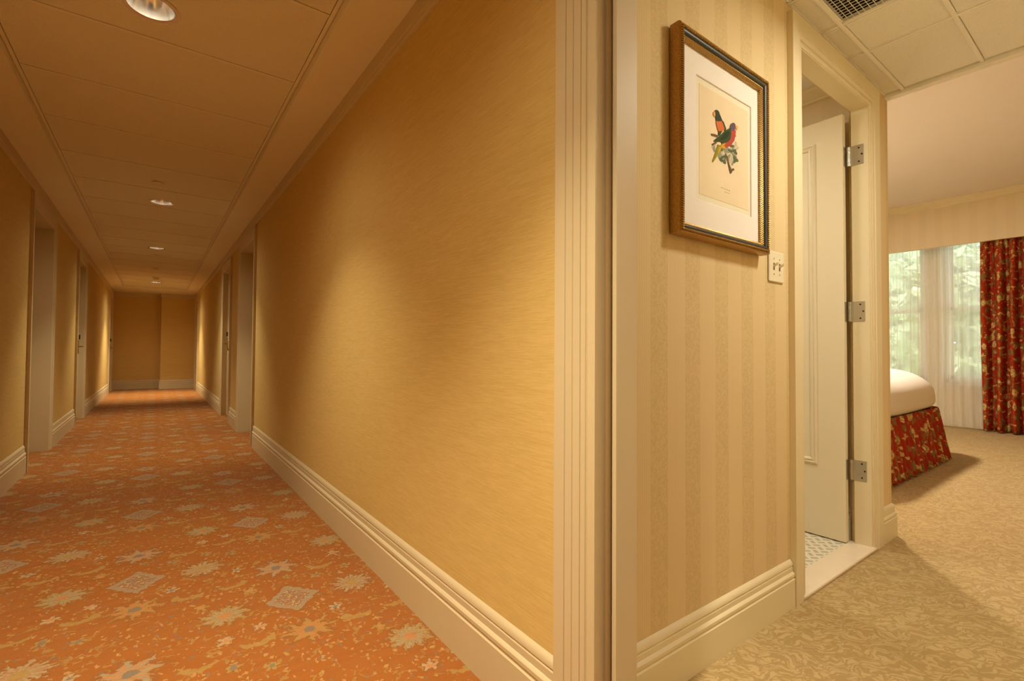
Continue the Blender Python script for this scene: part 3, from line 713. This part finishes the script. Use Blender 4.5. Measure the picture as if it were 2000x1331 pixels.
BIRD=[
 ('leafpale',[(1.544, 1.694), (1.546, 1.691), (1.543, 1.685), (1.536, 1.677), (1.528, 1.672), (1.524, 1.673), (1.524, 1.678), (1.529, 1.685), (1.537, 1.692)]),
 ('leafpale',[(1.584, 1.699), (1.584, 1.695), (1.578, 1.689), (1.567, 1.682), (1.558, 1.678), (1.554, 1.68), (1.558, 1.685), (1.567, 1.693), (1.578, 1.698)]),
 ('leafpale',[(1.614, 1.71), (1.608, 1.709), (1.602, 1.714), (1.599, 1.72), (1.602, 1.725), (1.607, 1.728), (1.614, 1.726), (1.618, 1.72), (1.618, 1.714)]),
 ('leafpale',[(1.6, 1.675), (1.593, 1.673), (1.585, 1.676), (1.58, 1.681), (1.579, 1.686), (1.584, 1.689), (1.592, 1.688), (1.6, 1.684), (1.603, 1.679)]),
 ('leafpale',[(1.585, 1.653), (1.579, 1.654), (1.574, 1.658), (1.573, 1.665), (1.576, 1.671), (1.581, 1.673), (1.587, 1.67), (1.59, 1.664), (1.589, 1.657)]),
 ('leafpale',[(1.64, 1.728), (1.642, 1.724), (1.636, 1.717), (1.627, 1.71), (1.618, 1.706), (1.613, 1.706), (1.615, 1.712), (1.623, 1.72), (1.633, 1.726)]),
 ('leafpale',[(1.625, 1.722), (1.619, 1.722), (1.614, 1.727), (1.612, 1.733), (1.615, 1.739), (1.621, 1.741), (1.627, 1.739), (1.63, 1.733), (1.63, 1.726)]),
 ('leafpale',[(1.493, 1.698), (1.493, 1.694), (1.486, 1.687), (1.477, 1.681), (1.468, 1.678), (1.465, 1.679), (1.468, 1.684), (1.477, 1.691), (1.486, 1.697)]),
 ('leafpale',[(1.545, 1.674), (1.538, 1.671), (1.528, 1.67), (1.517, 1.672), (1.513, 1.675), (1.515, 1.678), (1.524, 1.68), (1.536, 1.68), (1.544, 1.678)]),
 ('leafpale',[(1.595, 1.691), (1.594, 1.687), (1.586, 1.68), (1.574, 1.674), (1.565, 1.672), (1.562, 1.674), (1.567, 1.679), (1.577, 1.686), (1.589, 1.69)]),
 ('leafpale',[(1.598, 1.663), (1.592, 1.664), (1.589, 1.669), (1.589, 1.676), (1.592, 1.681), (1.598, 1.683), (1.603, 1.68), (1.605, 1.674), (1.603, 1.667)]),
 ('leafpale',[(1.598, 1.718), (1.6, 1.715), (1.597, 1.708), (1.589, 1.7), (1.581, 1.695), (1.576, 1.696), (1.577, 1.701), (1.582, 1.709), (1.591, 1.715)]),
 ('leafpale',[(1.56, 1.703), (1.558, 1.699), (1.55, 1.692), (1.539, 1.686), (1.53, 1.684), (1.527, 1.686), (1.532, 1.691), (1.542, 1.698), (1.553, 1.702)]),
 ('leafgrey',[(1.527, 1.661), (1.521, 1.661), (1.514, 1.665), (1.51, 1.671), (1.511, 1.677), (1.516, 1.679), (1.523, 1.677), (1.529, 1.672), (1.53, 1.665)]),
 ('leafgrey',[(1.556, 1.68), (1.55, 1.681), (1.545, 1.686), (1.543, 1.693), (1.546, 1.699), (1.552, 1.701), (1.557, 1.698), (1.561, 1.692), (1.56, 1.685)]),
 ('leafgrey',[(1.604, 1.715), (1.608, 1.712), (1.606, 1.705), (1.6, 1.696), (1.592, 1.69), (1.587, 1.69), (1.586, 1.695), (1.59, 1.704), (1.598, 1.712)]),
 ('leafgrey',[(1.582, 1.686), (1.585, 1.683), (1.582, 1.676), (1.575, 1.667), (1.567, 1.662), (1.562, 1.662), (1.562, 1.667), (1.567, 1.676), (1.575, 1.683)]),
 ('leafgrey',[(1.614, 1.674), (1.616, 1.671), (1.612, 1.663), (1.603, 1.655), (1.595, 1.649), (1.59, 1.65), (1.591, 1.655), (1.597, 1.664), (1.606, 1.672)]),
 ('leafgrey',[(1.56, 1.674), (1.557, 1.67), (1.546, 1.664), (1.533, 1.658), (1.523, 1.656), (1.521, 1.658), (1.528, 1.664), (1.541, 1.67), (1.554, 1.674)]),
 ('leafgrey',[(1.578, 1.694), (1.57, 1.693), (1.562, 1.696), (1.555, 1.701), (1.555, 1.706), (1.559, 1.709), (1.568, 1.708), (1.576, 1.704), (1.58, 1.698)]),
 ('leafgrey',[(1.487, 1.669), (1.481, 1.67), (1.477, 1.675), (1.475, 1.682), (1.478, 1.688), (1.483, 1.69), (1.489, 1.687), (1.492, 1.68), (1.491, 1.673)]),
 ('leafgrey',[(1.518, 1.652), (1.512, 1.653), (1.507, 1.658), (1.506, 1.665), (1.508, 1.671), (1.514, 1.673), (1.52, 1.67), (1.523, 1.663), (1.522, 1.656)]),
 ('leafgrey',[(1.58, 1.69), (1.573, 1.688), (1.561, 1.688), (1.551, 1.691), (1.547, 1.695), (1.551, 1.698), (1.56, 1.699), (1.572, 1.698), (1.58, 1.694)]),
 ('leafgrey',[(1.626, 1.684), (1.619, 1.683), (1.608, 1.684), (1.599, 1.688), (1.597, 1.693), (1.601, 1.696), (1.611, 1.696), (1.621, 1.693), (1.627, 1.688)]),
 ('leafgrey',[(1.524, 1.688), (1.528, 1.685), (1.526, 1.678), (1.52, 1.67), (1.513, 1.664), (1.508, 1.664), (1.507, 1.669), (1.511, 1.677), (1.518, 1.685)]),
 ('leafgrey',[(1.576, 1.662), (1.569, 1.659), (1.557, 1.658), (1.545, 1.66), (1.539, 1.663), (1.542, 1.666), (1.552, 1.668), (1.565, 1.668), (1.575, 1.666)]),
 ('leafdark',[(1.536, 1.648), (1.53, 1.646), (1.522, 1.647), (1.515, 1.651), (1.514, 1.655), (1.518, 1.658), (1.526, 1.658), (1.534, 1.656), (1.538, 1.652)]),
 ('leafdark',[(1.596, 1.697), (1.59, 1.694), (1.58, 1.693), (1.571, 1.694), (1.567, 1.697), (1.57, 1.701), (1.578, 1.703), (1.588, 1.703), (1.596, 1.701)]),
 ('leafdark',[(1.627, 1.695), (1.62, 1.694), (1.612, 1.696), (1.607, 1.7), (1.608, 1.705), (1.613, 1.708), (1.62, 1.708), (1.627, 1.704), (1.63, 1.699)]),
 ('leafdark',[(1.618, 1.673), (1.611, 1.672), (1.605, 1.675), (1.602, 1.68), (1.604, 1.685), (1.609, 1.688), (1.616, 1.687), (1.621, 1.682), (1.622, 1.677)]),
 ('leafdark',[(1.553, 1.645), (1.547, 1.644), (1.54, 1.646), (1.536, 1.651), (1.537, 1.656), (1.542, 1.658), (1.549, 1.657), (1.555, 1.653), (1.556, 1.648)]),
 ('leafdark',[(1.537, 1.686), (1.531, 1.683), (1.522, 1.682), (1.513, 1.683), (1.509, 1.686), (1.512, 1.689), (1.52, 1.691), (1.53, 1.691), (1.536, 1.689)]),
 ('leafdark',[(1.61, 1.719), (1.604, 1.715), (1.594, 1.713), (1.583, 1.713), (1.578, 1.715), (1.58, 1.718), (1.589, 1.721), (1.6, 1.723), (1.608, 1.722)]),
 ('leafdark',[(1.635, 1.672), (1.628, 1.67), (1.619, 1.671), (1.613, 1.675), (1.612, 1.679), (1.616, 1.682), (1.624, 1.683), (1.633, 1.68), (1.637, 1.676)]),
 ('leafdark',[(1.555, 1.681), (1.559, 1.68), (1.561, 1.674), (1.558, 1.668), (1.552, 1.663), (1.547, 1.662), (1.544, 1.666), (1.545, 1.672), (1.549, 1.678)]),
 ('leafdark',[(1.622, 1.712), (1.62, 1.708), (1.612, 1.702), (1.6, 1.698), (1.592, 1.697), (1.59, 1.699), (1.595, 1.704), (1.606, 1.709), (1.616, 1.712)]),
 ('leafdark',[(1.542, 1.671), (1.544, 1.668), (1.54, 1.662), (1.532, 1.656), (1.524, 1.652), (1.52, 1.653), (1.521, 1.658), (1.527, 1.665), (1.536, 1.67)]),
 ('leafdark',[(1.619, 1.682), (1.624, 1.681), (1.624, 1.675), (1.62, 1.668), (1.613, 1.663), (1.608, 1.663), (1.605, 1.667), (1.608, 1.673), (1.613, 1.68)]),
 ('branch',[(1.552, 1.675), (1.565, 1.656), (1.581, 1.619), (1.587, 1.619), (1.596, 1.628), (1.575, 1.652), (1.565, 1.675)]),
 ('branch',[(1.462, 1.724), (1.484, 1.729), (1.507, 1.73), (1.503, 1.723), (1.467, 1.719)]),
 ('branch',[(1.467, 1.691), (1.495, 1.706), (1.498, 1.702), (1.473, 1.687)]),
 ('branch',[(1.581, 1.631), (1.602, 1.642), (1.61, 1.637), (1.587, 1.626)]),
 ('tail',[(1.503, 1.699), (1.522, 1.7), (1.515, 1.681), (1.495, 1.653), (1.475, 1.631), (1.471, 1.635), (1.483, 1.658), (1.495, 1.679)]),
 ('gold',[(1.513, 1.693), (1.53, 1.698), (1.52, 1.683), (1.503, 1.662), (1.507, 1.679)]),
 ('wing',[(1.518, 1.794), (1.541, 1.786), (1.556, 1.768), (1.553, 1.759), (1.538, 1.76), (1.527, 1.779)]),
 ('hood',[(1.515, 1.809), (1.516, 1.803), (1.514, 1.797), (1.508, 1.792), (1.501, 1.789), (1.493, 1.788), (1.486, 1.79), (1.482, 1.794), (1.481, 1.8), (1.483, 1.806), (1.488, 1.811), (1.496, 1.814), (1.504, 1.815), (1.51, 1.813)]),
 ('hood',[(1.488, 1.792), (1.517, 1.805), (1.531, 1.79), (1.521, 1.78), (1.494, 1.775)]),
 ('orange',[(1.493, 1.776), (1.509, 1.778), (1.527, 1.785), (1.536, 1.776), (1.546, 1.764), (1.528, 1.746), (1.511, 1.74), (1.502, 1.751), (1.495, 1.762)]),
 ('wing',[(1.508, 1.745), (1.53, 1.752), (1.518, 1.734), (1.507, 1.73)]),
 ('beak',[(1.478, 1.802), (1.486, 1.806), (1.489, 1.792), (1.484, 1.787), (1.476, 1.792)]),
 ('red',[(1.579, 1.777), (1.596, 1.772), (1.619, 1.78), (1.617, 1.763), (1.609, 1.741), (1.588, 1.718), (1.559, 1.703), (1.53, 1.699), (1.538, 1.712), (1.576, 1.74)]),
 ('gold',[(1.53, 1.714), (1.552, 1.716), (1.543, 1.704), (1.528, 1.702)]),
 ('gold',[(1.518, 1.702), (1.552, 1.703), (1.546, 1.692), (1.523, 1.693)]),
 ('violet',[(1.618, 1.79), (1.615, 1.783), (1.609, 1.776), (1.601, 1.772), (1.593, 1.77), (1.586, 1.771), (1.581, 1.775), (1.581, 1.781), (1.584, 1.789), (1.59, 1.795), (1.598, 1.8), (1.606, 1.802), (1.613, 1.801), (1.617, 1.797)]),
 ('beak',[(1.615, 1.796), (1.628, 1.798), (1.633, 1.793), (1.627, 1.783), (1.618, 1.785)]),
 ('wing',[(1.584, 1.779), (1.57, 1.771), (1.547, 1.758), (1.521, 1.736), (1.492, 1.716), (1.478, 1.705), (1.486, 1.703), (1.52, 1.713), (1.532, 1.708), (1.57, 1.726), (1.583, 1.739), (1.589, 1.758)]),
 ('wingshade',[(1.553, 1.755), (1.576, 1.765), (1.573, 1.748), (1.547, 1.727), (1.512, 1.715), (1.526, 1.73)]),
]

art = MB(); keys = list(BC_); yy = .8747
order = sorted([b for b in BIRD if b[0].startswith('leaf')], key=lambda q: ('leafpale', 'leafgrey', 'leafdark').index(q[0])) + [b for b in BIRD if not b[0].startswith('leaf')]
for k, p in order:
    art.cur = keys.index(k); yy -= .00004
    art.prism(p, (0, yy, 0), (1,0,0), (0,0,1), (0,1,0), .0002)
# eyes and feather strokes
art.cur = keys.index('branch')
for (ex, ez) in ((1.496, 1.810), (1.617, 1.758)): art.lathe([(.0022, 0), (.0022, .0003)], (ex, yy-.0001, ez), (0,-1,0), 10)
art.build('bird_drawing', [flat('ink_'+k, c, .85, .1, var=.12, sc=120) for k, c in BC_.items()], pr)
cp = MB()     # faint illegible caption under the drawing
for x_, z_, n_, l_ in ((1.525, 1.557, 22, .0026), (1.548, 1.547, 13, .0024)):
    for k in range(n_):
        if k % 6 == 5: continue
        cp.box(x_+k*l_, x_+k*l_+.0016, .8743, .8748, z_+.0008*math.sin(k*2.1), z_+.0022+.0012*math.sin(k*1.3))
cp.build('caption', flat('faded_ink', (.62, .50, .34)), pr)

# ---- double light switch
SX, SZ = 1.938, 1.335
root = tag(empty('light_switch', (SX, .89, SZ)), 'ivory double toggle light switch plate beside the bathroom door casing', 'light switch')
MB().bbox(SX-.060, SX+.060, .883, .889, SZ-.060, SZ+.060, .003).build('switch_plate', MT['ivory'], root)
for dx in (-.023, .023):
    MB().box(SX+dx-.005, SX+dx+.005, .8822, .8832, SZ-.014, SZ+.014).build('toggle_slot', MT['brass'], root)
    tg = MB(); tg.prism([(-.0045, -.004), (.0045, -.004), (.0038, .005), (-.0038, .005)], (SX+dx, .883, SZ+.002), (1,0,0), (0,-.35,1), (0,-1,.45), .016)
    tg.build('toggle', MT['ivory'], root)
    for dz in (-.030, .030): MB().lathe([(0, .0012), (.0028, .001), (.003, 0)], (SX+dx, .8832, SZ+dz), (0,-1,0), 12).build('screw', MT['brass'], root)

# ---- bed
BX0, BX1, BY0, BY1 = 4.15, 6.16, 1.30, 3.35
bed = tag(empty('bed', ((BX0+BX1)/2, (BY0+BY1)/2, 0)), 'wide bed with gathered red floral skirt standing in front of window', 'bed')
MB().bbox(BX0+.03, BX1-.03, BY0+.03, BY1, .16, .44, .03).build('box_spring', MT['linen'], bed)
MB().bbox(BX0+.06, BX1-.06, BY0+.06, BY1-.03, .44, .70, .07).build('mattress', MT['linen'], bed)
lg = MB()
for lx in (BX0+.15, BX1-.15):
    for ly in (BY0+.2, BY1-.15): MB().lathe([(.02, 0), (.03, .165)], (lx, ly, 0), n=16).build('leg', MT['bark'], bed, smooth=40)
# skirt: gathered cloth round three sides
per = []; rc = .07
def arc(cx, cy, a0, a1, n=7): return [(cx+rc*math.cos(a0+(a1-a0)*i/n), cy+rc*math.sin(a0+(a1-a0)*i/n)) for i in range(n+1)]
corner = [(BX0, BY1)] + arc(BX0+rc, BY0+rc, PI, 1.5*PI) + arc(BX1-rc, BY0+rc, 1.5*PI, 2*PI) + [(BX1, BY1)]
pts = []; s_acc = 0
for a, b in zip(corner, corner[1:]):
    L_ = math.hypot(b[0]-a[0], b[1]-a[1]); k = max(1, int(L_/.008))
    for i in range(k): t = i/k; pts.append((a[0]+(b[0]-a[0])*t, a[1]+(b[1]-a[1])*t, s_acc+L_*t, (b[1]-a[1])/L_, -(b[0]-a[0])/L_))
    s_acc += L_
rows = 16; sk = MB(); sk.smooth = True; uv = []
for j in range(rows+1):
    t = j/rows; z = .485 - t*.470
    for (px, py, s_, nx, ny) in pts:
        amp = .008 + .046*t**.8
        ph = s_*2*PI/.105 + .9*math.sin(s_*7.3) + .6*math.sin(s_*3.1+1)
        o = .014 + .055*t + amp*math.tanh(1.7*math.sin(ph)) + .006*(1-t*.6)*math.sin(s_*2*PI/.035)
        sk.v.append((px+nx*o, py+ny*o, z + .004*math.sin(ph*.5)*t)); uv.append((s_*2.1, z*1.0))
m = len(pts)
for j in range(rows):
    for i in range(m-1): sk.f.append((j*m+i, j*m+i+1, (j+1)*m+i+1, (j+1)*m+i)); sk.mi.append(0); sk.sm.append(True)
so_ = sk.build('bed_skirt', MT['floral'], bed, uv=uv)
md = so_.modifiers.new('thick', 'SOLIDIFY'); md.thickness = .003
# duvet: puffy superellipsoid cap, tucked at the bottom
cx, cy = (BX0+BX1)/2, (BY0+BY1)/2+.02; ax_, ay_ = (BX1-BX0)/2+.085, (BY1-BY0)/2+.045
dv = MB(); dv.smooth = True; NU, NV = 96, 26
def se(c, e): return math.copysign(abs(c)**e, c)
for j in range(NV+1):
    ph = -.42 + (PI/2+.42)*j/NV
    r_ = se(math.cos(ph), .62); zz = .56 + (.345*se(math.sin(ph), .74) if ph > 0 else .20*math.sin(ph))
    if ph < 0: r_ = 1 - .035*(ph/.42)**2*1.2
    for i in range(NU):
        th = 2*PI*i/NU; n_ = .20
        x_ = cx + ax_*r_*se(math.cos(th), n_); y_ = cy + ay_*r_*se(math.sin(th), n_)
        zz2 = zz + .010*math.sin(x_*5+y_*3)*math.cos(y_*4) * (1 if j > 6 else .3) + .004*math.sin(x_*13 - y_*9)
        dv.v.append((x_, y_, zz2))
for j in range(NV):
    for i in range(NU): dv.f.append((j*NU+i, j*NU+(i+1) % NU, (j+1)*NU+(i+1) % NU, (j+1)*NU+i)); dv.mi.append(0); dv.sm.append(True)
dvo = dv.build('duvet', MT['linen']); md = dvo.modifiers.new('thick', 'SOLIDIFY'); md.thickness = .02; md.offset = -1
tag(dvo, 'puffy plain white duvet spread over the bed with the red skirt', 'duvet')

# ---- curtains
def cloth(name, y0, y1, xc, z0, z1, per_, amp, mat, label, group=None, seed=0, rows=30, full=1.7, pinch=.25, sq=0):
    rnd = random.Random(seed); mb = MB(); mb.smooth = True; uv = []; n = int(abs(y1-y0)/.0045)
    f1, f2, f3 = rnd.random()*6, rnd.random()*6, rnd.random()*6
    for j in range(rows+1):
        t = j/rows; z = z1 + (z0-z1)*t
        k = pinch + (1-pinch)*min(1, t*4.0)
        for i in range(n+1):
            s_ = i/n; y = y0 + (y1-y0)*s_; yy_ = y + .010*math.sin(t*5+s_*20)*t
            ph = 2*PI*y/per_ + .8*math.sin(y*6.1+f1) + .5*math.sin(y*11+f2)
            sv = math.sin(ph + .25*math.sin(t*3+f3))
            if sq: sv = math.tanh(sq*sv)
            o = amp*k*(.75+.25*math.sin(y*4.7+f3))*(sv + .18*math.sin(2*ph+1)) + .25*amp*(1-k)*math.sin(3*ph)
            mb.v.append((xc+o, yy_, z)); uv.append((abs(y-y0)*full, z))
    for j in range(rows):
        for i in range(n):
            a = j*(n+1)+i; mb.f.append((a, a+1, a+n+2, a+n+1)); mb.mi.append(0); mb.sm.append(True)
    return tag(mb.build(name, mat, uv=uv), label, 'curtain', group)
dr = cloth('floral_curtain', 1.375, .20, 8.645, .015, 2.60, .125, .068, MT['floral'], 'full-length red and gold floral drape at the right of the bedroom window', seed=4, sq=2.2, full=2.2)
md = dr.modifiers.new('thick', 'SOLIDIFY'); md.thickness = .002
cloth('sheer_curtain', 3.25, 1.30, 8.735, .020, 2.60, .085, .022, MT['sheer'], label='white translucent sheer curtain hanging behind the bed, left of the floral drape', seed=2, sq=1.2)

# ---- trees beyond the window, ground
def tree(cx, cy, r, h, lb, seed, n=7500):
    rnd = random.Random(seed); root = tag(empty('tree', (cx, cy, -1.2)), lb, 'tree', 'trees outside the bedroom window')
    t = MB(); t.lathe([(.16, 0), (.12, 1.4), (.08, h*.7)], (cx, cy, -1.2), n=12)
    for k in range(7):
        a = rnd.random()*6.28; z = rnd.uniform(.2, h*.5); t.cyl((cx, cy, z), (cx+math.cos(a)*r*.6, cy+math.sin(a)*r*.6, z+r*.5), .03, 8)
    t.build('trunk', MT['bark'], root)
    f = MB(); cl = [(cx+rnd.uniform(-r, r)*.6, cy+rnd.uniform(-r, r)*.75, h*.45-1+rnd.uniform(-.5, .55)*h, rnd.uniform(.3, .55)*r) for _ in range(44)]
    for k in range(n):
        c = rnd.choice(cl); d = Vector((rnd.gauss(0, 1), rnd.gauss(0, 1), rnd.gauss(0, 1))).normalized()*c[3]*rnd.uniform(.6, 1.05)
        p = Vector(c[:3])+d; a = Vector((rnd.uniform(-1, 1), rnd.uniform(-1, 1), rnd.uniform(-.6, .6))).normalized()*rnd.uniform(.09, .18)
        b = a.cross(Vector((rnd.uniform(-1, 1), rnd.uniform(-1, 1), rnd.uniform(-1, 1)))).normalized()*a.length*.5
        f.add([p-a, p-a*.2+b, p+a, p-a*.2-b], [(0, 1, 2, 3)])
    f.build('foliage', MT['leaf'], root)
tree(14.8, 4.3, 1.35, 4.2, 'leafy green tree seen through the left window behind the sheer', 3)
tree(11.9, 1.9, 1.1, 3.8, 'leafy green tree seen through the right window beside the drape', 5)
struct(MB().box(9.2, 120, -40, 60, -1.4, -1.2).build('floor', MT['grassy']))
